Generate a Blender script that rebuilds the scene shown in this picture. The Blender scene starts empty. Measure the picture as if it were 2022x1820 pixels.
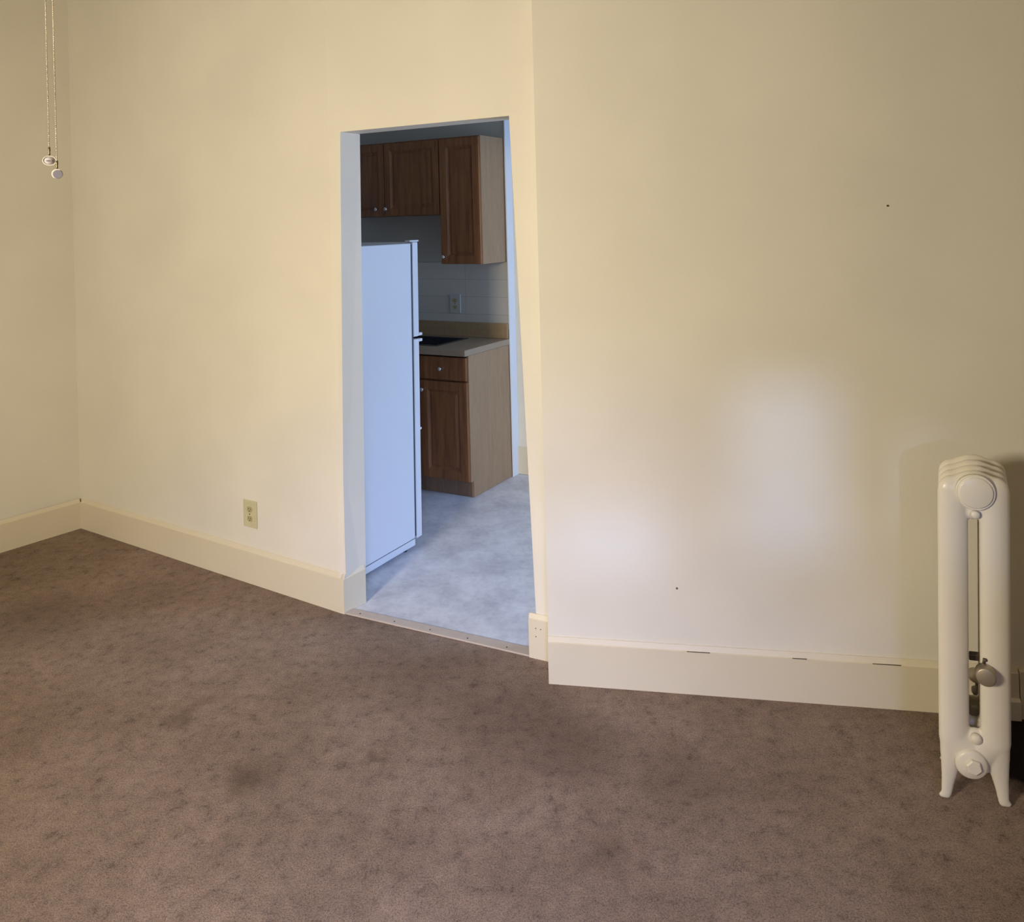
import bpy, bmesh, math, random
from mathutils import Vector, Matrix

random.seed(7)
C = bpy.context.scene.collection
PI = math.pi
H = 1.6                                     # eye height of the photograph

# ------------------------------------------------------------------ camera
FPX = 1500.0
RHO = math.atan(0.026)                      # slight roll of the hand-held camera
cd = bpy.data.cameras.new('camera'); cam = bpy.data.objects.new('camera', cd); C.objects.link(cam)
cd.sensor_width = 36.0; cd.sensor_fit = 'HORIZONTAL'
cd.lens = FPX / 2022.0 * 36.0
cd.shift_x = 0.0
cd.shift_y = -(910.0 - 440.0) / 2022.0
cd.clip_start = 0.05; cd.clip_end = 50
c_, s_ = math.cos(RHO), math.sin(RHO)
cam.matrix_world = Matrix(((c_, s_, 0, 0), (0, 0, -1, 0), (-s_, c_, 0, H), (0, 0, 0, 1)))
bpy.context.scene.camera = cam

# ------------------------------------------------------------------ colour management, world
sc = bpy.context.scene
sc.view_settings.view_transform = 'Standard'
sc.view_settings.look = 'None'
sc.view_settings.exposure = 0.0
sc.view_settings.gamma = 1.0
sc.view_settings.use_curve_mapping = False
w = bpy.data.worlds.new('World'); sc.world = w; w.use_nodes = True
w.node_tree.nodes['Background'].inputs[0].default_value = (0.45, 0.60, 1.0, 1)
w.node_tree.nodes['Background'].inputs[1].default_value = 0.5

# ------------------------------------------------------------------ lights
def area(name, loc, target, sx, sy, power, col, spread=180):
    l = bpy.data.lights.new(name, 'AREA'); l.shape = 'RECTANGLE'; l.size = sx; l.size_y = sy
    l.energy = power; l.color = col; l.spread = math.radians(spread)
    o = bpy.data.objects.new(name, l); C.objects.link(o); o.location = loc
    o.rotation_euler = (Vector(target) - Vector(loc)).to_track_quat('-Z', 'Y').to_euler()
    return o
# low daylight beam through the openings added in the rear wall
SUN_D = Vector((0.25, 1.0, -0.12)).normalized()
sl = bpy.data.lights.new('daylight_beam', 'SUN'); sl.energy = 1.0; sl.color = (0.30, 0.48, 1.0); sl.angle = 0.05
so = bpy.data.objects.new('daylight_beam', sl); C.objects.link(so); so.location = (-1, -4, 3)
so.rotation_euler = SUN_D.to_track_quat('-Z', 'Y').to_euler()
# diffuse daylight from the rear and from the kitchen window
area('rear_daylight', (0.1, -1.9, 2.0), (-0.2, 1.5, 0.0), 0.7, 0.7, 12, (0.36, 0.46, 1.0), 42)
area('kitchen_window_daylight', (2.2, 3.15, 1.35), (-0.6, 3.6, 0.8), 0.8, 1.2, 42, (0.38, 0.57, 1.0))
# warm room lamp behind the photographer, and the lamp bowl of the ceiling fan
area('room_lamp_light', (-1.9, -0.25, 1.8), (-0.4, 2.9, 0.5), 0.45, 0.45, 75, (1.0, 0.905, 0.73), 150)
BOWL_STRENGTH = 2.0

# ------------------------------------------------------------------ materials
def new_mat(name):
    m = bpy.data.materials.new(name); m.use_nodes = True
    nt = m.node_tree; b = nt.nodes['Principled BSDF']
    return m, nt, b
def node(nt, t, **kw):
    n = nt.nodes.new(t)
    for k, v in kw.items():
        if isinstance(k, str) and k in n.inputs: n.inputs[k].default_value = v
        else: setattr(n, k, v)
    return n
def coords(nt, scale=(1, 1, 1)):
    tc = node(nt, 'ShaderNodeTexCoord'); mp = node(nt, 'ShaderNodeMapping')
    mp.inputs['Scale'].default_value = scale
    nt.links.new(tc.outputs['Object'], mp.inputs['Vector'])
    return mp.outputs['Vector']
def noise(nt, vec, scale, detail=3, rough=0.5):
    n = node(nt, 'ShaderNodeTexNoise'); n.inputs['Scale'].default_value = scale
    n.inputs['Detail'].default_value = detail; n.inputs['Roughness'].default_value = rough
    nt.links.new(vec, n.inputs['Vector']); return n.outputs['Fac']
def ramp(nt, fac, stops):
    r = node(nt, 'ShaderNodeValToRGB'); e = r.color_ramp.elements
    e[0].position, e[0].color = stops[0][0], (*stops[0][1], 1)
    e[1].position, e[1].color = stops[-1][0], (*stops[-1][1], 1)
    for p, c in stops[1:-1]:
        x = e.new(p); x.color = (*c, 1)
    nt.links.new(fac, r.inputs['Fac']); return r.outputs['Color']
def mix(nt, fac, a, b, mode='MIX'):
    m = node(nt, 'ShaderNodeMix', data_type='RGBA', blend_type=mode)
    if isinstance(fac, (int, float)): m.inputs['Factor'].default_value = fac
    else: nt.links.new(fac, m.inputs['Factor'])
    for i, v in ((6, a), (7, b)):
        if isinstance(v, tuple): m.inputs[i].default_value = (*v, 1)
        else: nt.links.new(v, m.inputs[i])
    return m.outputs[2]
def bump(nt, b, h, strength, dist=0.002):
    n = node(nt, 'ShaderNodeBump'); n.inputs['Strength'].default_value = strength; n.inputs['Distance'].default_value = dist
    nt.links.new(h, n.inputs['Height']); nt.links.new(n.outputs['Normal'], b.inputs['Normal'])
def paint(name, col, rough=0.6, var=0.06, bs=0.15, nscale=260, spec=0.3):
    m, nt, b = new_mat(name); v = coords(nt)
    lo = tuple(c * (1 - var) for c in col)
    nt.links.new(ramp(nt, noise(nt, v, 2.2, 4), [(0.35, lo), (0.65, col)]), b.inputs['Base Color'])
    b.inputs['Roughness'].default_value = rough; b.inputs['Specular IOR Level'].default_value = spec
    bump(nt, b, noise(nt, v, nscale, 2), bs, 0.001)
    return m
def plain(name, col, rough=0.5, metal=0.0, spec=0.5, bs=0.03):
    m, nt, b = new_mat(name); v = coords(nt)
    lo = tuple(c * 0.93 for c in col)
    nt.links.new(ramp(nt, noise(nt, v, 30, 3), [(0.3, lo), (0.7, col)]), b.inputs['Base Color'])
    b.inputs['Roughness'].default_value = rough; b.inputs['Metallic'].default_value = metal
    b.inputs['Specular IOR Level'].default_value = spec
    bump(nt, b, noise(nt, v, 150, 2), bs, 0.001)
    return m
def wood(name, dark, light, rough=0.35, scale=(14, 14, 1.1)):
    m, nt, b = new_mat(name); v = coords(nt, scale)
    f = noise(nt, v, 2.6, 6, 0.62)
    fine = noise(nt, coords(nt, (90, 90, 5)), 3.0, 3)
    c = ramp(nt, f, [(0.3, dark), (0.5, tuple((a + q) / 2 for a, q in zip(dark, light))), (0.72, light)])
    d = ramp(nt, fine, [(0.3, (0.78, 0.78, 0.78)), (0.6, (1, 1, 1))])
    nt.links.new(mix(nt, 0.8, c, d, 'MULTIPLY'), b.inputs['Base Color'])
    b.inputs['Roughness'].default_value = rough; bump(nt, b, fine, 0.1, 0.0006)
    return m
M = {}
M['wall'] = paint('cream_wall_paint', (0.76, 0.71, 0.59), 0.55)
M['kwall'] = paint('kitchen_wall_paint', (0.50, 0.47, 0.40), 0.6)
M['trim'] = paint('cream_trim_paint', (0.70, 0.62, 0.45), 0.4, 0.05, 0.02, 90, 0.5)
M['ceiling'] = paint('ceiling_paint', (0.80, 0.77, 0.70), 0.8)
M['radiator'] = paint('radiator_enamel', (0.78, 0.715, 0.58), 0.32, 0.06, 0.25, 60, 0.5)
M['fridge'] = paint('fridge_enamel', (0.78, 0.80, 0.82), 0.35, 0.02, 0.2, 420, 0.5)
M['gasket'] = plain('dark_gasket', (0.05, 0.055, 0.07), 0.7)
M['plate'] = plain('ivory_plastic', (0.60, 0.55, 0.33), 0.4)
M['plate_pale'] = plain('pale_grey_plastic', (0.50, 0.50, 0.44), 0.4)
M['plate_dark'] = plain('ivory_socket_plastic', (0.44, 0.38, 0.19), 0.4)
M['slot'] = plain('socket_slot', (0.05, 0.04, 0.03), 0.6)
M['brass'] = plain('aged_chain_metal', (0.62, 0.55, 0.42), 0.3, 0.85)
M['dkmetal'] = plain('dark_connector_metal', (0.16, 0.12, 0.07), 0.4, 0.8)
M['fobglass'] = plain('pearl_fob_glass', (0.46, 0.41, 0.40), 0.6)
M['fobrim'] = plain('fob_rim_cream', (0.66, 0.60, 0.50), 0.5)
M['fobblue'] = plain('grey_fob_disc', (0.21, 0.195, 0.24), 0.6)
M['vent'] = plain('tarnished_air_valve', (0.42, 0.36, 0.27), 0.38, 0.7)
M['ventdark'] = plain('tarnished_dark_metal', (0.13, 0.10, 0.07), 0.5, 0.6)
M['pipe'] = plain('grey_pipe', (0.33, 0.30, 0.34), 0.45, 0.3)
M['chrome'] = plain('pale_knob_metal', (0.80, 0.74, 0.68), 0.22, 0.9)
M['sink'] = plain('dark_sink_steel', (0.06, 0.06, 0.065), 0.35, 0.5)
M['wood'] = wood('oak_door_stain', (0.17, 0.062, 0.020), (0.33, 0.135, 0.045))
M['woodside'] = wood('pale_side_laminate', (0.34, 0.22, 0.12), (0.40, 0.26, 0.145), 0.5)
M['kick'] = wood('toe_kick_wood', (0.20, 0.12, 0.06), (0.28, 0.17, 0.09), 0.5)
M['counter'] = plain('beige_laminate', (0.34, 0.26, 0.175), 0.45)
M['counterwood'] = wood('tan_backsplash_laminate', (0.34, 0.22, 0.11), (0.42, 0.28, 0.14), 0.45, (2, 2, 8))
M['thresh'] = plain('greige_threshold_strip', (0.50, 0.42, 0.34), 0.5)
M['fanwhite'] = plain('fan_white', (0.75, 0.72, 0.66), 0.4)
M['dark'] = plain('slot_shade_dark', (0.02, 0.018, 0.016), 0.8)
# tile backsplash
def tile_mat():
    m, nt, b = new_mat('white_wall_tile')
    tc = node(nt, 'ShaderNodeTexCoord')
    br = node(nt, 'ShaderNodeTexBrick'); br.offset = 0.0; br.squash = 1.0
    br.inputs['Color1'].default_value = (0.56, 0.52, 0.44, 1); br.inputs['Color2'].default_value = (0.59, 0.55, 0.47, 1)
    br.inputs['Mortar'].default_value = (0.38, 0.36, 0.31, 1)
    br.inputs['Scale'].default_value = 1.0; br.inputs['Mortar Size'].default_value = 0.0016
    br.inputs['Brick Width'].default_value = 0.432; br.inputs['Row Height'].default_value = 0.112
    br.inputs['Mortar Smooth'].default_value = 0.3
    nt.links.new(tc.outputs['UV'], br.inputs['Vector'])
    nt.links.new(br.outputs['Color'], b.inputs['Base Color']); b.inputs['Roughness'].default_value = 0.3
    bump(nt, b, br.outputs['Fac'], -0.3, 0.001)
    return m
M['tile'] = tile_mat()
def carpet_mat():
    m, nt, b = new_mat('brown_carpet'); v = coords(nt)
    big = noise(nt, v, 2.3, 5, 0.62); mid = noise(nt, v, 21, 7, 0.78); fine = noise(nt, coords(nt, (1, 1, 1)), 430, 3, 0.8)
    tuft = noise(nt, coords(nt, (1, 1, 1)), 190, 4, 0.7)
    base = ramp(nt, big, [(0.30, (0.275, 0.198, 0.145)), (0.50, (0.345, 0.250, 0.185)), (0.70, (0.405, 0.300, 0.230))])
    m1 = ramp(nt, mid, [(0.33, (0.52, 0.50, 0.49)), (0.44, (0.90, 0.90, 0.91)), (0.52, (1.02, 1.01, 1.0)), (0.66, (1.20, 1.18, 1.15))])
    m2 = ramp(nt, fine, [(0.34, (0.50, 0.50, 0.50)), (0.50, (1, 1, 1)), (0.66, (1.5, 1.5, 1.5))])
    m3 = ramp(nt, tuft, [(0.36, (0.55, 0.53, 0.52)), (0.48, (1, 1, 1)), (0.66, (1.25, 1.25, 1.25))])
    c = mix(nt, 1.0, base, m1, 'MULTIPLY'); c = mix(nt, 0.8, c, m2, 'MULTIPLY'); c = mix(nt, 0.8, c, m3, 'MULTIPLY')
    # trodden stains with shapes of their own
    tc = node(nt, 'ShaderNodeTexCoord')
    jit = node(nt, 'ShaderNodeTexNoise'); jit.inputs['Scale'].default_value = 9; jit.inputs['Detail'].default_value = 4
    nt.links.new(tc.outputs['Object'], jit.inputs['Vector'])
    jm = node(nt, 'ShaderNodeVectorMath', operation='MULTIPLY_ADD')
    nt.links.new(jit.outputs['Color'], jm.inputs[0]); jm.inputs[1].default_value = (0.22, 0.22, 0); nt.links.new(tc.outputs['Object'], jm.inputs[2])
    for (x, y, r, k) in STAINS:
        d = node(nt, 'ShaderNodeVectorMath', operation='DISTANCE')
        nt.links.new(jm.outputs[0], d.inputs[0]); d.inputs[1].default_value = (x + .11, y + .11, 0)
        f = ramp(nt, d.outputs['Value'], [(r * 0.25, (k, k, k)), (r, (0, 0, 0))])
        c = mix(nt, f, c, (0.13, 0.085, 0.058))
    for (x, y, rr) in DARK_PATCHES:                                # near-black patches in the carpet beside the radiator
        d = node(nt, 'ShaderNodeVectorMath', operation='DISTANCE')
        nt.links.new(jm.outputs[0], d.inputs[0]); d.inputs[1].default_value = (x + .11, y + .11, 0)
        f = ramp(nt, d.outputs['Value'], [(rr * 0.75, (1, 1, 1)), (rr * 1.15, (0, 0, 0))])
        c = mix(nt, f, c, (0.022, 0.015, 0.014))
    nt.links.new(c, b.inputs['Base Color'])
    b.inputs['Roughness'].default_value = 0.95; b.inputs['Specular IOR Level'].default_value = 0.1
    b.inputs['Sheen Weight'].default_value = 0.0
    s = node(nt, 'ShaderNodeMath', operation='ADD'); nt.links.new(fine, s.inputs[0]); nt.links.new(tuft, s.inputs[1])
    bump(nt, b, s.outputs[0], 0.9, 0.006)
    return m
DARK_PATCHES = [(1.50, 2.26, 0.22), (1.66, 2.10, 0.20)]
STAINS = [(0.0, 2.45, 0.30, 0.28), (0.18, 2.30, 0.2, 0.35), (-0.80, 2.22, 0.10, 0.6), (-0.44, 2.30, 0.045, 0.5), (-1.12, 2.52, 0.07, 0.5), (-2.05, 3.2, 0.30, 0.3),
          (0.45, 2.20, 0.16, 0.35), (-0.35, 2.75, 0.28, 0.25), (0.2, 1.95, 0.10, 0.3)]
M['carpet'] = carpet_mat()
def vinyl_mat():
    m, nt, b = new_mat('grey_marbled_vinyl'); v = coords(nt)
    a = noise(nt, v, 5.5, 8, 0.68); q = noise(nt, v, 28, 5, 0.7); z = noise(nt, coords(nt, (1, 3, 1)), 3.0, 3)
    c = ramp(nt, a, [(0.30, (0.44, 0.44, 0.47)), (0.50, (0.58, 0.58, 0.60)), (0.70, (0.70, 0.70, 0.71))])
    d = ramp(nt, q, [(0.32, (0.86, 0.86, 0.88)), (0.55, (1, 1, 1))])
    nt.links.new(mix(nt, 1.0, c, d, 'MULTIPLY'), b.inputs['Base Color'])
    b.inputs['Roughness'].default_value = 0.5; b.inputs['Specular IOR Level'].default_value = 0.35
    bump(nt, b, q, 0.08, 0.001)
    return m
M['vinyl'] = vinyl_mat()
mb_, nt_, b_ = new_mat('lit_glass_bowl')
b_.inputs['Base Color'].default_value = (0.9, 0.85, 0.75, 1)
b_.inputs['Emission Color'].default_value = (1.0, 0.76, 0.44, 1); b_.inputs['Emission Strength'].default_value = BOWL_STRENGTH
M['bowl'] = mb_

# ------------------------------------------------------------------ mesh helpers
def obj(name, bm, mat, parent=None, smooth=False, bevel=0.0, seg=2):
    bmesh.ops.recalc_face_normals(bm, faces=bm.faces[:])
    me = bpy.data.meshes.new(name); bm.to_mesh(me); bm.free()
    if mat: me.materials.append(mat)
    o = bpy.data.objects.new(name, me); C.objects.link(o)
    if parent: o.parent = parent
    if smooth:
        for p in me.polygons: p.use_smooth = True
    if bevel:
        md = o.modifiers.new('bevel', 'BEVEL'); md.width = bevel; md.segments = seg; md.limit_method = 'ANGLE'
        md.angle_limit = math.radians(40); md.harden_normals = False
    return o
def thing(name, label, cat, loc=(0, 0, 0), group=None):
    o = bpy.data.objects.new(name, None); C.objects.link(o); o.location = loc
    o.empty_display_size = 0.1
    return tag(o, label, cat, group)
def tag(o, label, cat, group=None):
    o['label'] = label; o['category'] = cat
    if group: o['group'] = group
    return o
def struct(o, label=None):
    o['kind'] = 'structure'
    if label: o['label'] = label
    return o
def prism(bm, pts, ext):
    """pts: list of 3D points of a planar polygon, extruded by vector ext"""
    ext = Vector(ext); a = [bm.verts.new(Vector(p)) for p in pts]; b = [bm.verts.new(Vector(p) + ext) for p in pts]
    n = len(pts); bm.faces.new(a); bm.faces.new(b[::-1])
    for i in range(n): bm.faces.new((a[i], b[i], b[(i + 1) % n], a[(i + 1) % n]))
def hexa(bm, f, x0, x1, y0, y1, z0, z1):
    """box in the (x,y,z) of frame function f"""
    v = [bm.verts.new(f(x, y, z)) for z in (z0, z1) for (x, y) in ((x0, y0), (x1, y0), (x1, y1), (x0, y1))]
    for q in ((0, 1, 2, 3), (7, 6, 5, 4), (0, 4, 5, 1), (1, 5, 6, 2), (2, 6, 7, 3), (3, 7, 4, 0)):
        bm.faces.new([v[i] for i in q])
def W(x, y, z): return Vector((x, y, z))
def cyl(bm, p0, p1, r0, r1=None, n=20, caps=True):
    r1 = r0 if r1 is None else r1; p0 = Vector(p0); p1 = Vector(p1); d = (p1 - p0).normalized()
    u = d.orthogonal().normalized(); v = d.cross(u)
    a = [bm.verts.new(p0 + (u * math.cos(t) + v * math.sin(t)) * r0) for t in (2 * PI * i / n for i in range(n))]
    b = [bm.verts.new(p1 + (u * math.cos(t) + v * math.sin(t)) * r1) for t in (2 * PI * i / n for i in range(n))]
    for i in range(n): bm.faces.new((a[i], a[(i + 1) % n], b[(i + 1) % n], b[i]))
    if caps: bm.faces.new(a[::-1]); bm.faces.new(b)
def lathe(bm, prof, origin, axis, n=28):
    """prof: (radius, height) along axis"""
    o = Vector(origin); d = Vector(axis).normalized(); u = d.orthogonal().normalized(); v = d.cross(u); rings = []
    for r, h in prof:
        if r < 1e-6: rings.append([bm.verts.new(o + d * h)])
        else: rings.append([bm.verts.new(o + d * h + (u * math.cos(2 * PI * i / n) + v * math.sin(2 * PI * i / n)) * r) for i in range(n)])
    for A_, B_ in zip(rings, rings[1:]):
        for i in range(n):
            j = (i + 1) % n
            if len(A_) == 1: bm.faces.new((A_[0], B_[i], B_[j]))
            elif len(B_) == 1: bm.faces.new((A_[i], A_[j], B_[0]))
            else: bm.faces.new((A_[i], A_[j], B_[j], B_[i]))
def sphere(bm, c, r, sx=1, sy=1, sz=1, u=14, v=10):
    bmesh.ops.create_uvsphere(bm, u_segments=u, v_segments=v, radius=r,
        matrix=Matrix.Translation(Vector(c)) @ Matrix.Diagonal((sx, sy, sz, 1)))

# ------------------------------------------------------------------ plan of the room (metres; camera above the origin)
# face lines of the baseboards as they run along the floor
C0 = Vector((-2.387, 4.133)); C1 = Vector((-0.735, 3.141)); C2R = Vector((0.022, 2.797)); C2 = Vector((0.110, 2.757))
S0 = Vector((0.086, 2.633)); S1 = Vector((1.556, 2.388)); S2 = Vector((2.9, 2.165))
L1 = Vector((-3.30, 3.015))                                  # far end of the left wall
CEIL = 3.0; TH = 0.10                                        # thickness of the wall between room and kitchen
BT = 0.014                                                   # baseboard thickness
def nrm(p, q):                                               # normal pointing away from the camera side
    d = (q - p).normalized(); n = Vector((-d.y, d.x)); return n if n.y > 0 else -n
def v3(p, z): return Vector((p.x, p.y, z))
nA = nrm(C0, C1); nB = nrm(C1, C2); nS = nrm(S0, S1); dB = (C2 - C1).normalized()
dL = (L1 - C0).normalized(); nL = Vector((dL.y, -dL.x)); nL = nL if nL.x < 0 else -nL
wA0 = C0 + nA * BT; wA1 = C1 + nA * BT; wB1 = C1 + nB * BT; wB2 = C2 + nB * BT; wS0 = S0 + nS * BT; wS2 = S2 + nS * BT
def onB(s, z): return v3(wB1 + dB * s, z)                    # point on the door part of the wall
LB = (wB2 - wB1).length

# back wall: long left part, part with the doorway, and the part right of it that stands forward
bm = bmesh.new()
wA00 = wA0 - (C1 - C0).normalized() * 0.05
prism(bm, [v3(wA00, 0), v3(wA1, 0), v3(wA1, CEIL), v3(wA00, CEIL)], v3(nA * TH, 0))
TL, TR, BL, BR = (0.032, 1.994), (0.800, 1.998), (-0.010, 0.0), (0.862, 0.0)      # corners of the opening (along the wall, height)
prism(bm, [onB(-0.03, TL[1]), onB(-0.03, CEIL), onB(LB, CEIL), onB(LB, TR[1]), onB(TR[0], TR[1]), onB(TL[0], TL[1])], v3(nB * TH, 0))
prism(bm, [onB(-0.03, 0), onB(BL[0], 0), onB(TL[0], TL[1]), onB(-0.03, TL[1])], v3(nB * TH, 0))
prism(bm, [onB(BR[0], 0), onB(LB, 0), onB(LB, TR[1]), onB(TR[0], TR[1])], v3(nB * TH, 0))
prism(bm, [v3(wS0, 0), v3(wS2, 0), v3(wS2, CEIL), v3(wS0, CEIL)], v3(nS * 0.24, 0))
struct(obj('wall_back', bm, M['wall']), 'cream painted wall with the open doorway to the kitchen')
# left wall
bm = bmesh.new()
a, b = C0 + nL * BT, L1 + nL * BT
prism(bm, [v3(a + nA * 0.1, 0), v3(b, 0), v3(b, CEIL), v3(a + nA * 0.1, CEIL)], v3(nL * 0.12, 0))
struct(obj('wall_left', bm, M['wall']), 'cream painted wall left of the corner')
bm = bmesh.new()
hexa(bm, W, -3.45, -3.31, -2.3, 3.02, 0, CEIL); struct(obj('wall_side', bm, M['wall']))
bm = bmesh.new()
hexa(bm, W, 2.9, 3.0, -2.3, 5.4, 0, CEIL); struct(obj('wall_right', bm, M['wall']))
# rear wall; its openings are added and sized to the daylight patches
def patch_gap(cx, cy, cz, w_, h_):
    t = (cy + 2.2) / SUN_D.y
    x = cx - SUN_D.x * t; z = cz - SUN_D.z * t
    return (x - w_ / 2, x + w_ / 2, z - h_ / 2, z + h_ / 2)
g1 = patch_gap(0.87, 2.49, 0.77, 0.36, 0.58)
g2 = patch_gap(0.28, 2.58, 0.50, 0.40, 0.22)
g3 = patch_gap(1.20, 2.04, 0.76, 0.13, 0.30)
bm = bmesh.new()
Y0_, Y1_ = -2.3, -2.2
gaps = sorted([g1, g2, g3]); x_ = -3.45
for g in gaps:
    hexa(bm, W, x_, g[0], Y0_, Y1_, 0, CEIL); x_ = g[1]
    hexa(bm, W, g[0], g[1], Y0_, Y1_, 0, g[2]); hexa(bm, W, g[0], g[1], Y0_, Y1_, g[3], CEIL)
hexa(bm, W, x_, 3.0, Y0_, Y1_, 0, CEIL)
struct(obj('wall_rear', bm, M['wall']))
for i, g in enumerate((g1, g2, g3)):  # frames round the added openings that shape the beam
    bm = bmesh.new(); f = 0.02
    hexa(bm, W, g[0] - f, g[0], -2.2, -2.185, g[2] - f, g[3] + f); hexa(bm, W, g[1], g[1] + f, -2.2, -2.185, g[2] - f, g[3] + f)
    hexa(bm, W, g[0], g[1], -2.2, -2.185, g[2] - f, g[2]); hexa(bm, W, g[0], g[1], -2.2, -2.185, g[3], g[3] + f)
    struct(obj('added_opening_%d' % (i + 1), bm, M['trim']))
# ceiling
bm = bmesh.new(); hexa(bm, W, -3.45, 3.0, -2.3, 5.6, CEIL, CEIL + 0.1); struct(obj('ceiling', bm, M['ceiling']))
# carpet floor
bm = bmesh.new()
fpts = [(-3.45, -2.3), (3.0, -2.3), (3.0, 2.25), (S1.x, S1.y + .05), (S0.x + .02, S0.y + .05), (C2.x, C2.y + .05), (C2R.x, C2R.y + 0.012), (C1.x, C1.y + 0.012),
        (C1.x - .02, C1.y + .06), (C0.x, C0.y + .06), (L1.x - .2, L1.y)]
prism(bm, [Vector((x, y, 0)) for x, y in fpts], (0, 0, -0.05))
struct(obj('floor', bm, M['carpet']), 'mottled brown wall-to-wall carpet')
# kitchen floor
bm = bmesh.new()
kf = [(-0.95, 3.26), (-0.745, 3.155), (0.05, 2.80), (0.3, 2.75), (3.0, 2.42), (3.0, 5.6), (-2.6, 5.6), (-2.6, 4.30)]
prism(bm, [Vector((x, y, -0.001)) for x, y in kf], (0, 0, -0.05))
struct(obj('floor_kitchen', bm, M['vinyl']), 'grey marbled sheet vinyl of the kitchen')

# ------------------------------------------------------------------ baseboards
def base_strip(bm, p, q, n, h=0.16, cap=0.018, t=BT, z0=0.0):
    """board with a bevelled top moulding, p-q is the front face line"""
    prof = [(0, z0), (0, h - cap), (0.004, h - cap + 0.002), (t - 0.004, h), (t, h), (t, z0)]
    e = q - p
    prism(bm, [v3(p + n * d, z) for d, z in prof], v3(e, 0))
bm = bmesh.new(); base_strip(bm, C0, C1 + (C1 - C0).normalized() * 0.0, nA)
# return of the board into the doorway, along the left jamb
JB = Vector((-0.663, 3.236))
jn = Vector((-(JB - C1).normalized().y, (JB - C1).normalized().x)); jn = jn if jn.x < 0 else -jn
base_strip(bm, C1, JB, jn)
struct(obj('baseboard_back', bm, M['trim']), 'cream baseboard between the corner and the doorway')
bm = bmesh.new(); base_strip(bm, L1, C0, nL)
struct(obj('baseboard_left', bm, M['trim']), 'cream baseboard along the left wall')
bm = bmesh.new()
base_strip(bm, C2R, C2, nB)
base_strip(bm, S0, S1, nS)
struct(obj('baseboard_right', bm, M['trim']), 'cream baseboard right of the doorway with a step')
dS = (S1 - S0).normalized()
# cracks in the paint under the moulding and old nail heads in the short board
bm = bmesh.new()
for xa, xb, z in ((.55, .625, .1425), (.885, .93, .143), (1.13, 1.215, .1425)):
    pa = S0 + dS * ((xa - S0.x) / dS.x); pb = S0 + dS * ((xb - S0.x) / dS.x)
    prism(bm, [v3(pa - nS * .0006, z), v3(pb - nS * .0006, z), v3(pb - nS * .0006, z + .0022), v3(pa - nS * .0006, z + .0016)], v3(nS * .002, 0))
for u, z in ((.30, .112), (.50, .112), (.30, .082), (.86, .05)):
    pp = C2R.lerp(C2, u); cyl(bm, v3(pp - nB * .0006, z), v3(pp + nB * .002, z), .0022, n=8)
struct(obj('trim_6', bm, M['ventdark']), 'dark paint cracks and nail heads in the baseboard')
# door-side jamb lining of the opening (white, lit from the kitchen)
bm = bmesh.new()
prism(bm, [onB(BL[0], 0), onB(BL[0], 0) + Vector((JB.x - C1.x, JB.y - C1.y, 0)), onB(TL[0], TL[1]) + Vector((JB.x - C1.x - .010, JB.y - C1.y, 0)), onB(TL[0], TL[1])], (-0.02, -0.0, 0))
struct(obj('trim_1', bm, M['wall']), 'left jamb of the doorway')
# plinth block and casing edge at the far right of the room
bm = bmesh.new()
p = S1 + dS * 0.003
prism(bm, [v3(p - nS * 0.004, 0), v3(p + dS * .2 - nS * 0.004, 0), v3(p + dS * .2 - nS * 0.004, .152), v3(p - nS * 0.004, .152)], v3(nS * 0.03, 0))
struct(obj('trim_2', bm, M['trim'], bevel=0.003), 'block at the end of the baseboard behind the radiator')
bm = bmesh.new()
q = S0 + dS * 1.26
prism(bm, [v3(q - nS * .012, .0), v3(q, .0), v3(q, .066), v3(q - nS * .004, .066), v3(q - nS * .012, .058)], v3(S1 - q, 0))
struct(obj('trim_3', bm, M['trim']), 'low shoe moulding behind the radiator')
# threshold strip
T0 = Vector((-0.722, 3.186)); T1 = Vector((0.036, 2.850))
bm = bmesh.new(); prism(bm, [v3(C1 + dB * .001, 0), v3(C2R, 0), v3(T1, 0), v3(T0, 0)], (0, 0, 0.007))
th = obj('threshold_strip', bm, M['thresh'], bevel=0.003)
tag(th, 'greige threshold strip between brown carpet and grey kitchen vinyl', 'threshold')
for i in range(5):
    bm = bmesh.new(); pp = C1.lerp(C2R, 0.08 + 0.2 * i) + nB * 0.018
    cyl(bm, v3(pp, 0.0065), v3(pp, 0.0082), 0.0035, 0.003, 10)
    obj('screw', bm, M['ventdark'], th)

# ------------------------------------------------------------------ kitchen frame: a runs along the cabinets, b towards the tiled wall
K0 = Vector((-0.261, 4.445)); KA = Vector((0.8961, -0.4438)); KB = Vector((0.5324, 0.8465))
def K(a, b, z): return Vector((K0.x + KA.x * a + KB.x * b, K0.y + KA.y * a + KB.y * b, z))
BW = 0.425                                                  # b of the tiled wall
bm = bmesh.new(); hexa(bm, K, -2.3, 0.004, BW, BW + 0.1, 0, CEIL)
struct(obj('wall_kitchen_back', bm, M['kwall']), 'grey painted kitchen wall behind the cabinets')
bm = bmesh.new(); hexa(bm, K, -0.02, 3.0, BW + 0.062, BW + 0.16, 0, CEIL)
struct(obj('wall_kitchen_far', bm, M['wall']), 'kitchen wall set back right of the cabinets')
bm = bmesh.new(); hexa(bm, K, 0.004, 2.9, BW + 0.05, BW + 0.062, 0, 0.175)
struct(obj('baseboard_kitchen', bm, M['trim'], bevel=0.003), 'kitchen baseboard right of the cabinets')
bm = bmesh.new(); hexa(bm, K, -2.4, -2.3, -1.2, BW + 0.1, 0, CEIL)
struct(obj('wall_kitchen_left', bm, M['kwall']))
bm = bmesh.new(); hexa(bm, K, 0.0045, 0.0105, BW - .012, BW + .0615, 0, CEIL)
struct(obj('trim_5', bm, M['fridge']), 'white corner board at the end of the kitchen cabinets')
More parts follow.
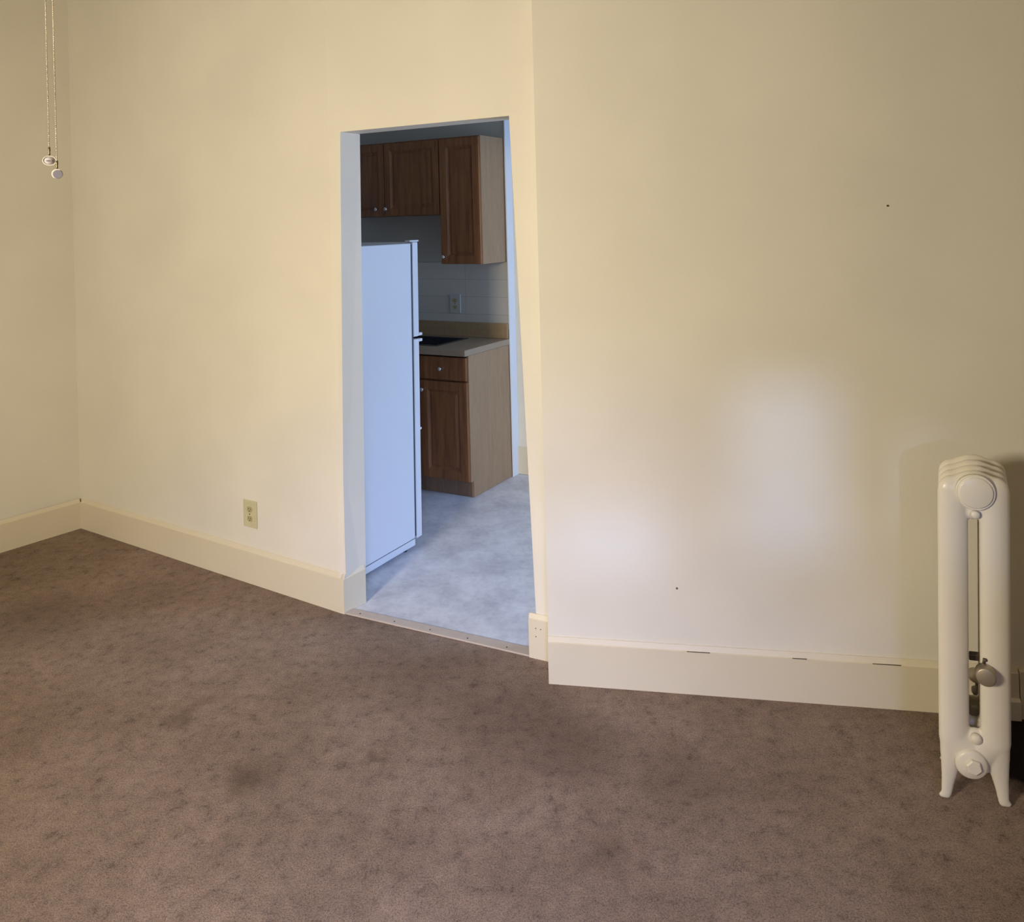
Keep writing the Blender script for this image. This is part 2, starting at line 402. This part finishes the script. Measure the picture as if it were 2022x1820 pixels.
# tile field
bm = bmesh.new()
uvl = bm.loops.layers.uv.new('UVMap')
v = [bm.verts.new(K(a, b, z)) for (a, b, z) in ((-1.9, BW - .006, .93), (.003, BW - .006, .93), (.003, BW - .006, 1.352), (-1.9, BW - .006, 1.352),
                                              (-1.9, BW, .93), (.003, BW, .93), (.003, BW, 1.352), (-1.9, BW, 1.352))]
uvs = [(-1.9, 0), (.003, 0), (.003, .422), (-1.9, .422)] * 2
vi = {x: i for i, x in enumerate(v)}
for q4 in ((0, 1, 2, 3), (7, 6, 5, 4), (0, 4, 5, 1), (1, 5, 6, 2), (2, 6, 7, 3), (3, 7, 4, 0)):
    f = bm.faces.new([v[i] for i in q4])
    for l in f.loops:
        u_ = uvs[vi[l.vert]]; l[uvl].uv = (u_[0] + 0.308 + 0.432 * 12, u_[1] + 0.025)
struct(obj('wall_tile', bm, M['tile']), 'white square wall tiles between counter and cabinets')

# ------------------------------------------------------------------ cabinets
def door_panel(name, a0, a1, z0, z1, bf, parent, t=0.019, fr=0.052, cathedral=False):
    """frame-and-panel door, front plane at b=bf"""
    bm = bmesh.new()
    hexa(bm, K, a0, a0 + fr, bf, bf + t, z0, z1); hexa(bm, K, a1 - fr, a1, bf, bf + t, z0, z1)
    hexa(bm, K, a0 + fr, a1 - fr, bf, bf + t, z0, z0 + fr); hexa(bm, K, a0 + fr, a1 - fr, bf, bf + t, z1 - fr, z1)
    # sloped inner moulding
    A0, A1, Z0, Z1 = a0 + fr, a1 - fr, z0 + fr, z1 - fr; s = 0.012
    o_ = [K(A0, bf + .001, Z0), K(A1, bf + .001, Z0), K(A1, bf + .001, Z1), K(A0, bf + .001, Z1)]
    i_ = [K(A0 + s, bf + .011, Z0 + s), K(A1 - s, bf + .011, Z0 + s), K(A1 - s, bf + .011, Z1 - s), K(A0 + s, bf + .011, Z1 - s)]
    ov = [bm.verts.new(x) for x in o_]; iv = [bm.verts.new(x) for x in i_]
    for k in range(4): bm.faces.new((ov[k], ov[(k + 1) % 4], iv[(k + 1) % 4], iv[k]))
    d = obj(name, bm, M['wood'], parent, bevel=0.0015)
    bm = bmesh.new(); hexa(bm, K, A0 + s * .8, A1 - s * .8, bf + .0105, bf + t - .001, Z0 + s * .8, Z1 - s * .8)
    s2 = 0.03; r0 = [(A0 + s + .004, Z0 + s + .004), (A1 - s - .004, Z0 + s + .004), (A1 - s - .004, Z1 - s - .004), (A0 + s + .004, Z1 - s - .004)]
    r1 = [(A0 + s2, Z0 + s2), (A1 - s2, Z0 + s2), (A1 - s2, Z1 - s2), (A0 + s2, Z1 - s2)]
    ov = [bm.verts.new(K(x, bf + .0105, z)) for x, z in r0]; iv = [bm.verts.new(K(x, bf + .005, z)) for x, z in r1]
    for k in range(4): bm.faces.new((ov[k], ov[(k + 1) % 4], iv[(k + 1) % 4], iv[k]))
    bm.faces.new(iv)
    obj('raised_panel', bm, M['wood'], d)
    return d
def knob(a, z, bf, parent):
    bm = bmesh.new(); n = K(0, -1, 0) - K(0, 0, 0)
    lathe(bm, [(0.0, 0.0), (0.006, 0.0), (0.005, 0.010), (0.010, 0.014), (0.013, 0.019), (0.011, 0.024), (0.0, 0.026)], K(a, bf, z), n, 18)
    obj('knob', bm, M['chrome'], parent, True)
# base cabinet with drawer
cab = thing('base_cabinet', 'brown wooden kitchen base cabinet with one drawer, right of the refrigerator', 'cabinet')
FB = -0.046                                                 # door face plane
bm = bmesh.new()
prism(bm, [K(-0.016, 0.0, 0), K(-0.016, BW - .004, 0), K(-0.016, BW - .004, .832), K(-0.016, -0.026, .832), K(-0.016, -0.026, .095), K(-0.016, 0.0, .095)], K(0, 0, 0) - K(-0.016, 0, 0))
obj('side_panel', bm, M['woodside'], cab, bevel=0.001)
bm = bmesh.new(); hexa(bm, K, -0.335, -0.016, -0.026, BW - .004, .095, .790)
obj('body', bm, M['wood'], cab)
bm = bmesh.new(); hexa(bm, K, -0.335, -0.016, 0.0, 0.016, 0.0, .095); obj('toe_kick', bm, M['kick'], cab)
bm = bmesh.new(); hexa(bm, K, -0.327, -0.006, FB, -0.027, .686, .822); dr = obj('drawer', bm, M['wood'], cab, bevel=0.004, seg=3)
knob(-0.172, .752, FB, dr)
d = door_panel('door', -0.327, -0.004, .100, .676, FB, cab)
knob(-0.300, .622, FB, d)
# second base cabinet (sink base), mostly behind the refrigerator
cab2 = thing('base_cabinet', 'brown wooden sink base cabinet hidden behind the white refrigerator', 'cabinet')
bm = bmesh.new(); hexa(bm, K, -1.20, -0.337, -0.026, BW - .004, .095, .660); obj('body', bm, M['wood'], cab2)
bm = bmesh.new(); hexa(bm, K, -1.20, -0.337, 0.0, 0.016, 0.0, .095); obj('toe_kick', bm, M['kick'], cab2)
door_panel('door', -0.765, -0.343, .100, .650, FB, cab2); door_panel('door', -1.19, -0.772, .100, .650, FB, cab2)
bm = bmesh.new(); hexa(bm, K, -1.19, -0.343, FB, -0.027, .686, .822); obj('false_drawer_front', bm, M['wood'], cab2, bevel=0.004, seg=3)
bm = bmesh.new(); hexa(bm, K, -1.20, -0.337, -0.026, -0.012, .661, .832); obj('face_frame', bm, M['wood'], cab2)
# countertop with sink opening and backsplash lip
ct = thing('countertop', 'beige laminate countertop with tan backsplash lip on the base cabinet', 'countertop')
zt, zb = 0.870, 0.833
bm = bmesh.new()
sa0, sa1, sb0, sb1 = -1.0, -0.255, 0.03, 0.33
hexa(bm, K, sa1, 0.006, -0.068, BW - .003, zb, zt); hexa(bm, K, -1.6, sa0, -0.068, BW - .003, zb, zt)
hexa(bm, K, sa0, sa1, -0.068, sb0, zb, zt); hexa(bm, K, sa0, sa1, sb1, BW - .003, zb, zt)
obj('worktop', bm, M['counter'], ct, bevel=0.004, seg=3)
bm = bmesh.new(); hexa(bm, K, -1.6, 0.0, BW - .024, BW - .007, zt + .0005, .966); obj('backsplash', bm, M['counterwood'], ct, bevel=0.003)
sk = thing('sink', 'dark sink sunk into the beige countertop next to the refrigerator', 'sink')
bm = bmesh.new(); t = .006
hexa(bm, K, sa0 - .012, sa1 + .012, sb0 - .012, sb0 + t, zt + .0003, zt + .004); hexa(bm, K, sa0 - .012, sa1 + .012, sb1 - t, sb1 + .012, zt + .0003, zt + .004)
hexa(bm, K, sa0 - .012, sa0 + t, sb0, sb1, zt + .0003, zt + .004); hexa(bm, K, sa1 - t, sa1 + .012, sb0, sb1, zt + .0003, zt + .004)
obj('rim', bm, M['sink'], sk)
bm = bmesh.new(); g = .004
hexa(bm, K, sa0 + g, sa0 + g + t, sb0 + g, sb1 - g, .81, zt); hexa(bm, K, sa1 - g - t, sa1 - g, sb0 + g, sb1 - g, .81, zt)
hexa(bm, K, sa0 + g, sa1 - g, sb0 + g, sb0 + g + t, .81, zt); hexa(bm, K, sa0 + g, sa1 - g, sb1 - g - t, sb1 - g, .81, zt)
hexa(bm, K, sa0 + g, sa1 - g, sb0 + g, sb1 - g, .80, .81)
obj('basin', bm, M['sink'], sk)
# tall wall cabinet
UB = BW - 0.262
wc = thing('wall_cabinet', 'tall brown wooden wall cabinet with pale side panel above the counter', 'cabinet')
bm = bmesh.new(); hexa(bm, K, -0.020, -0.006, UB, BW - .001, 1.356, 2.136); obj('side_panel', bm, M['woodside'], wc, bevel=0.001)
bm = bmesh.new(); hexa(bm, K, -0.290, -0.020, UB, BW - .001, 1.356, 2.136); obj('body', bm, M['wood'], wc)
d = door_panel('door', -0.286, -0.008, 1.358, 2.126, UB - .020, wc, fr=.048); knob(-0.262, 1.402, UB - .020, d)
# short wall cabinet above the refrigerator
wc2 = thing('wall_cabinet', 'short two-door brown wooden wall cabinet high above the refrigerator', 'cabinet')
bm = bmesh.new(); hexa(bm, K, -1.12, -0.292, UB, BW - .001, 1.662, 2.136); obj('body', bm, M['wood'], wc2)
d = door_panel('door', -0.700, -0.295, 1.665, 2.126, UB - .020, wc2, fr=.044); knob(-0.683, 1.709, UB - .020, d)
d = door_panel('door', -1.11, -0.706, 1.665, 2.126, UB - .020, wc2, fr=.044); knob(-0.760, 1.709, UB - .020, d)

# ------------------------------------------------------------------ refrigerator
F1 = Vector((-0.518, 3.766)); FD = Vector((0.5233, 0.8521))
def F(a, b, z):                                             # a: out of the visible side, b: towards the doors; tiny lean of the old floor
    p = F1 + KA * a + FD * b; lean = -0.012 * z
    return Vector((p.x + KA.x * lean * -1, p.y + KA.y * lean * -1, z))
fr = thing('refrigerator', 'white top-freezer refrigerator seen from its side just inside the doorway', 'refrigerator')
bm = bmesh.new(); hexa(bm, F, -0.64, 0.0, -0.395, -0.003, 0.052, 1.512); obj('body', bm, M['fridge'], fr, bevel=0.004, seg=3)
bm = bmesh.new(); hexa(bm, F, -0.64, 0.0005, -0.395, -0.003, 0.018, 0.049); obj('base_rail', bm, M['fridge'], fr, bevel=0.002)
bm = bmesh.new(); hexa(bm, F, -0.63, -0.004, -0.38, -0.003, 0.045, 0.055); hexa(bm, F, -0.63, -0.003, -0.003, 0.009, 0.06, 1.505)
obj('gasket', bm, M['gasket'], fr)
bm = bmesh.new(); hexa(bm, F, -0.64, 0.001, 0.009, 0.052, 1.046, 1.518); d = obj('freezer_door', bm, M['fridge'], fr, bevel=0.006, seg=3)
bm = bmesh.new(); hexa(bm, F, -0.022, 0.0, 0.053, 0.078, 1.048, 1.062); obj('handle', bm, M['fridge'], d, bevel=0.002)
bm = bmesh.new(); hexa(bm, F, -0.64, 0.001, 0.009, 0.052, 0.045, 1.034); d = obj('refrigerator_door', bm, M['fridge'], fr, bevel=0.006, seg=3)
bm = bmesh.new(); hexa(bm, F, -0.022, 0.0, 0.053, 0.078, 1.018, 1.032)
obj('handle', bm, M['fridge'], d, bevel=0.002)
bm = bmesh.new(); hexa(bm, F, -0.022, -.006, 0.053, 0.070, .575, .585); obj('handle_end', bm, M['fridge'], d, bevel=0.002)
bm = bmesh.new(); hexa(bm, F, -0.03, 0.0, -0.01, 0.06, 1.519, 1.527); obj('hinge_cover', bm, M['fridge'], fr, bevel=0.002)
for (x, y) in ((-.03, -.05), (-.6, -.05), (-.03, -.35), (-.6, -.35)):
    bm = bmesh.new(); cyl(bm, F(x, y, 0.0), F(x, y, .02), .014, n=12); obj('foot', bm, M['gasket'], fr)

# ------------------------------------------------------------------ outlets
def outlet(fr_, cx, cz, pw, ph, label, front=-1, colour='plate', group=None):
    """fr_(x, d, z): wall frame, d=0 on the wall surface, d<0 towards the room"""
    base = fr_(cx, 0, cz)
    t = thing('electrical_outlet', label, 'outlet', base, group)
    def g(x, d, z): return fr_(cx + x, d, cz + z) - base
    bm = bmesh.new(); hexa(bm, g, -pw / 2, pw / 2, -.006, 0, -ph / 2, ph / 2)
    obj('cover_plate', bm, M[colour], t, bevel=0.0022, seg=3)
    for zc in (.021, -.021):
        bm = bmesh.new(); n = 20
        pts = []
        for i in range(n):
            an = 2 * PI * i / n; x = .0165 * math.cos(an); z = .0165 * math.sin(an) * 1.0
            z = max(-.0125, min(.0125, z)); pts.append(g(x, -.006, zc + z))
        prism(bm, pts, g(0, -.0015, 0) - g(0, 0, 0)); rc = obj('receptacle', bm, M['plate_dark'], t)
        bm = bmesh.new()
        hexa(bm, g, -.0075, -.0052, -.0079, -.0074, zc - .001, zc + .0075); hexa(bm, g, .0052, .0075, -.0079, -.0074, zc - .001, zc + .0065)
        hexa(bm, g, -.0025, .0025, -.0079, -.0074, zc - .0095, zc - .005)
        obj('slot', bm, M['slot'], rc)
    bm = bmesh.new(); cyl(bm, g(0, -.006, 0), g(0, -.0078, 0), .0032, .0026, 12); obj('screw', bm, M['slot'], t)
dA = (C1 - C0).normalized()
def WA(x, d, z): return Vector((wA0.x + dA.x * x - nA.x * (-d), wA0.y + dA.y * x - nA.y * (-d), z))
sx = (Vector((-1.226, 3.437)) - C0).dot(dA)
outlet(WA, sx, .312, .088, .122, 'ivory duplex electrical outlet low on the cream wall above the baseboard')
def WK(x, d, z): return K(x, BW - .006 + d, z)
outlet(WK, -0.385, 1.082, .080, .122, 'pale duplex outlet on the tiled kitchen wall above the counter', colour='plate_pale')

# ------------------------------------------------------------------ radiator
RF = Vector((0.966, -0.259))                                # along its end face
RX = Vector((0.500, 0.866))                                 # along its row of sections
RC = Vector((1.212, 2.056))
rad = thing('radiator', 'cream painted cast iron column radiator standing on the carpet before the right wall', 'radiator', (RC.x, RC.y, 0))
RL = 0.018
def R(x, d, z): return Vector((RF.x * x + RX.x * d + RL * (z - .0) * RF.x, RF.y * x + RX.y * d + RL * z * RF.y, z))
def blob_mesh(name, parts, mat, voxel=0.0035, smooth_it=6):
    bm = bmesh.new()
    for f_ in parts: f_(bm)
    me = bpy.data.meshes.new(name + '_raw'); bm.to_mesh(me); bm.free()
    o = bpy.data.objects.new(name + '_raw', me); C.objects.link(o)
    r = o.modifiers.new('r', 'REMESH'); r.mode = 'VOXEL'; r.voxel_size = voxel; r.use_smooth_shade = True
    s = o.modifiers.new('s', 'SMOOTH'); s.iterations = smooth_it; s.factor = 0.5
    dg = bpy.context.evaluated_depsgraph_get(); dg.update()
    ev = bpy.data.meshes.new_from_object(o.evaluated_get(dg)); bpy.data.objects.remove(o)
    ev.name = name; ev.materials.clear(); ev.materials.append(mat)
    for p_ in ev.polygons: p_.use_smooth = True
    return ev
DT = 0.62                                                   # sections are flatter than their columns are wide
def cap(p0, p1, r0, r1):
    """tapered rounded bar in the plane of a section, flattened in depth"""
    def f_(bm):
        p0_, p1_ = Vector(p0), Vector(p1); n = 20; m = 8
        d = (p1_ - p0_).normalized(); u = Vector((0, 1, 0)); v_ = d.cross(u).normalized(); rings = []
        for k in range(m + 1):
            an = PI / 2 * k / m; rings.append((p0_ - d * r0 * math.cos(an), r0 * math.sin(an)))
        for k in range(m + 1):
            an = PI / 2 * (1 - k / m); rings.append((p1_ + d * r1 * math.cos(an), r1 * math.sin(an)))
        vs = []
        for c, r in rings:
            if r < 1e-6: vs.append([bm.verts.new(c)])
            else: vs.append([bm.verts.new(c + (v_ * math.cos(2 * PI * i / n) + u * DT * math.sin(2 * PI * i / n)) * r) for i in range(n)])
        for A_, B_ in zip(vs, vs[1:]):
            for i in range(n):
                j = (i + 1) % n
                if len(A_) == 1: bm.faces.new((A_[0], B_[i], B_[j]))
                elif len(B_) == 1: bm.faces.new((A_[i], A_[j], B_[0]))
                else: bm.faces.new((A_[i], A_[j], B_[j], B_[i]))
    return f_
def ball(c, r, sy=DT, sx=1, sz=1):
    return lambda bm: sphere(bm, c, r, sx, sy, sz, 24, 16)
def section(legs):
    P = []
    for s in (-1, 1):
        P.append(cap((s * .0500, 0, .170), (s * .0500, 0, .830), .0375, .0375))
        P.append(cap((s * .0480, 0, .845), (s * .006, 0, .862), .0375, .0375))
        P.append(cap((s * .0500, 0, .170), (s * .010, 0, .135), .0375, .042))
        P.append(cap((s * .0490, 0, .80), (s * .0490, 0, .846), .0385, .0385))
        if legs:
            P.append(cap((s * .0520, 0, .150), (s * .0640, 0, .055), .0335, .0175))
            P.append(cap((s * .0640, 0, .060), (s * .0690, 0, .014), .0180, .0135))
            P.append(cap((s * .0700, 0, .012), (s * .0790, 0, .009), .0120, .0090))
    P.append(ball((0, 0, .845), .050, .50)); P.append(cap((0, 0, .794), (0, 0, .85), .026, .045))
    P.append(ball((0, 0, .118), .040, .60)); P.append(cap((0, 0, .115), (0, 0, .180), .042, .024))
    return P
m_legs = blob_mesh('section_with_feet', section(True), M['radiator'])
m_mid = blob_mesh('section', section(False), M['radiator'], 0.005)
def to_R(me, z_scale=1.0):
    for v_ in me.vertices: v_.co = R(v_.co.x, v_.co.y, max(v_.co.z, 0.0))
to_R(m_legs); to_R(m_mid)
off = R(0, .053, 0)
for k in range(4):
    o = bpy.data.objects.new('section', m_legs if k in (0, 3) else m_mid); C.objects.link(o); o.parent = rad
    o.location = off * k
nf = (-Vector((RX.x, RX.y, 0))).normalized(); nface = Vector((RF.y, -RF.x, 0)).normalized()
# big round plug at the top, with a ring groove
def onface(x, z, d=0.0): return R(x, -.026 - d, z)
bm = bmesh.new(); lathe(bm, [(0, -.006), (.0475, -.006), (.0475, .004), (.0455, .006), (.0435, .004), (.0425, .0045), (.041, .0085), (.038, .0100), (0, .0100)], onface(0.004, .849), nface, 40)
obj('top_plug', bm, M['radiator'], rad, True)
bm = bmesh.new(); lathe(bm, [(0, -.012), (.0105, -.012), (.0105, .003), (.0085, .0055), (0, .006)], onface(.004, .788, -.004), nface, 20)
obj('tie_rod_nut', bm, M['radiator'], rad, True)
bm = bmesh.new(); lathe(bm, [(0, -.014), (.0135, -.014), (.0135, .000), (.0105, .004), (0, .0055)], onface(.004, .183, -.004), nface, 20)
obj('tie_rod_nut', bm, M['radiator'], rad, True)
bm = bmesh.new(); lathe(bm, [(0, -.010), (.039, -.010), (.0395, .000), (.034, .006), (0, .008)], onface(-.008, .118), nface, 32)
hb = obj('bottom_boss', bm, M['radiator'], rad, True)
bm = bmesh.new(); lathe(bm, [(0, .004), (.0205, .004), (.0205, .014), (.0175, .017), (0, .017)], onface(-.006, .118), nface, 6)
obj('hexagonal_plug', bm, M['radiator'], hb, bevel=0.001)
# air valve on the right column
av = nface
bm = bmesh.new()
vp = onface(.026, .364, .004)
lathe(bm, [(0, -.012), (.0235, -.012), (.0245, .004), (.0235, .022), (.0215, .026), (0, .027)], vp + Vector((0, 0, .004)), Vector((-.47, -.86, .10)).normalized(), 32)
a1 = obj('air_valve', bm, M['vent'], rad, True, bevel=0.0015)
bm = bmesh.new(); cyl(bm, vp + Vector((0.002, .010, .024)), vp + Vector((0.002, .008, .040)), .0035, .003, 12); sphere(bm, vp + Vector((.006, .008, .036)), .0045)
obj('screw', bm, M['ventdark'], a1, True)
bm = bmesh.new(); hexa(bm, lambda x, y, z: R(x, y, z), -.012, .024, .03, .05, .368, .386)
obj('bracket', bm, M['ventdark'], a1, bevel=0.003)
# supply pipe with valve behind the radiator, seen through the slot
pv = thing('supply_valve', 'tarnished steam supply valve on a pipe coloured shade-black, seen through the radiator slot', 'valve', (RC.x, RC.y, 0))
bm = bmesh.new(); P0 = R(.018, .235, 0)
cyl(bm, P0, P0 + Vector((0, 0, .120)), .019, n=20); obj('riser_pipe', bm, M['dark'], pv, True)  # near-black colour stands for the shade low in the slot
bm = bmesh.new()
lathe(bm, [(0, .118), (.019, .118), (.022, .126), (.022, .138), (.015, .144), (.013, .165), (.017, .170), (.017, .182), (.008, .186), (.006, .215), (0, .215)], P0, (0, 0, 1), 24)
obj('valve_body', bm, M['ventdark'], pv, True)
bm = bmesh.new(); lathe(bm, [(0, .208), (.022, .208), (.026, .216), (.024, .232), (0, .238)], P0, (0, 0, 1), 28); obj('hand_wheel', bm, M['vent'], pv, True)
bm = bmesh.new(); cyl(bm, P0 + Vector((-.005, -.010, .155)), P0 + Vector((-.012, -.026, .155)), .007, n=14); obj('packing_nut', bm, M['chrome'], pv, True)

# ------------------------------------------------------------------ ceiling fan (above the frame) and its two pull chains
FC = Vector((-1.02, 1.80, 0))
fan = thing('ceiling_fan', 'white ceiling fan with lit glass bowl above the two pull chains', 'ceiling fan', (FC.x, FC.y, CEIL))
def fo(name, prof, mat, parent=fan):
    prof = [(a_, b_ + (0.15 if b_ < -.2 else 0)) for a_, b_ in prof]
    bm = bmesh.new(); lathe(bm, prof, (0, 0, 0), (0, 0, 1), 36); return obj(name, bm, mat, parent, True)
fo('canopy', [(0, 0), (.07, 0), (.065, -.03), (.03, -.06), (0, -.06)], M['fanwhite'])
fo('downrod', [(0, -.05), (.012, -.05), (.012, -.33), (0, -.33)], M['fanwhite'])
fo('motor_housing', [(0, -.31), (.05, -.32), (.12, -.35), (.13, -.40), (.11, -.46), (.06, -.48), (.06, -.56), (.08, -.57), (.08, -.60), (0, -.60)], M['fanwhite'])
fo('lamp_bowl', [(0, -.602), (.11, -.602), (.12, -.64), (.10, -.69), (.06, -.72), (0, -.73)], M['bowl'])
for k in range(5):
    an = 0.55 + k * 2 * PI / 5; ca, sa = math.cos(an), math.sin(an)
    def G(r, t, z): return Vector((ca * r - sa * t, sa * r + ca * t, z + 0.15 + 0.10 * t))
    bm = bmesh.new(); prism(bm, [G(.18, -.045, -.43), G(.58, -.068, -.43), G(.62, -.05, -.43), G(.62, .05, -.43), G(.58, .068, -.43), G(.18, .045, -.43)], (0, 0, .006))
    bl = obj('blade', bm, M['fanwhite'], fan)
    bm = bmesh.new(); prism(bm, [G(.09, -.015, -.437), G(.24, -.03, -.437), G(.24, .03, -.437), G(.09, .015, -.437)], (0, 0, .006)); obj('blade_iron', bm, M['fanwhite'], bl)
def chain(x, y, z_end, z_top, label, oval):
    t = thing('pull_chain', label, 'pull chain', (x, y, z_end), 'pull chains of the ceiling fan')
    bm = bmesh.new(); n = int((z_top - z_end - .030) / .0042)
    for i in range(n):
        bmesh.ops.create_icosphere(bm, subdivisions=1, radius=.00195, matrix=Matrix.Translation((0, 0, .030 + .0042 * i)))
    cyl(bm, (0, 0, .028), (0, 0, z_top - z_end), .0006, n=6)
    obj('bead_chain', bm, M['brass'], t, True)
    bm = bmesh.new(); lathe(bm, [(0, .010), (.0016, .010), (.0022, .014), (.0016, .018), (.0026, .021), (.0024, .028), (0, .030)], (0, 0, 0), (0, 0, 1), 12)
    obj('connector', bm, M['dkmetal'], t, True)
    fa = Vector((-x, -y, .0)).normalized(); right = Vector((fa.y, -fa.x, 0)) * -1
    def ring(rx, rz, d, th, cx=0, cz=0, n=32):
        pts_o, pts_i = [], []
        for i in range(n):
            an = 2 * PI * i / n; dr = right * math.cos(an); dz = Vector((0, 0, math.sin(an)))
            pts_o.append(dr * rx + dz * rz + right * cx + Vector((0, 0, cz)) + fa * d); pts_i.append(dr * (rx - th) + dz * (rz - th) + right * cx + Vector((0, 0, cz)) + fa * d)
        return pts_o, pts_i
    bm = bmesh.new()
    if oval:
        po, pi = ring(.0138, .0113, .0018, .0020, 0, -.0015)
        vo = [bm.verts.new(p) for p in po]; vi_ = [bm.verts.new(p) for p in pi]; wo = [bm.verts.new(p - fa * .0036) for p in po]; wi = [bm.verts.new(p - fa * .0036) for p in pi]
        for i in range(len(po)):
            j = (i + 1) % len(po)
            bm.faces.new((vo[i], vo[j], vi_[j], vi_[i])); bm.faces.new((wo[j], wo[i], wi[i], wi[j])); bm.faces.new((vo[j], vo[i], wo[i], wo[j])); bm.faces.new((vi_[i], vi_[j], wi[j], wi[i]))
        fb = obj('fob', bm, M['fobrim'], t, bevel=0.0004)
        bm = bmesh.new(); po, _ = ring(.0119, .0094, .0006, .001, 0, -.0015); prism(bm, po, -fa * .0012)
        for s in (-1, 1):                                   # faint relief: fan blades embossed on the medallion
            for q_ in (0.35, PI - 0.35):
                c = right * (s * .0045) + Vector((0, 0, -.0015 + math.sin(q_) * .0012 * s)) + fa * .0008
                sphere(bm, c, .0030, 1.3, 1, .45, 10, 8)
        obj('fob_disc', bm, M['fobglass'], fb, True)
    else:
        po, pi = ring(.0110, .0110, .004, .0014, 0, -.001); prism(bm, po, -fa * .008); fb = obj('fob', bm, M['fobrim'], t, bevel=0.001)
        bm = bmesh.new(); po, _ = ring(.0097, .0097, .0058, .001, .0009, -.0022); prism(bm, po, -fa * .0022); obj('fob_disc', bm, M['fobblue'], fb, bevel=0.0008)
    return t
chain(-1.031, 1.70, 1.7675, CEIL - .45, 'bead pull chain ending in the oval cream-rimmed fob, left and higher of the two', True)
chain(-1.0145, 1.70, 1.737, CEIL - .45, 'bead pull chain ending in the round grey fob, right and lower of the two', False)

# ------------------------------------------------------------------ small nails left in the right wall
for (x, z, lab) in ((1.216, 1.624, 'tiny nail high on the cream wall above the radiator'), (0.526, 0.349, 'tiny nail low on the cream wall between doorway and radiator')):
    s = (x - wS0.x) / dS.x; p = wS0 + dS * s
    bm = bmesh.new(); cyl(bm, v3(p + nS * .004, z), v3(p - nS * .004, z), .0028, n=10)
    tag(obj('nail', bm, M['ventdark']), lab, 'nail')
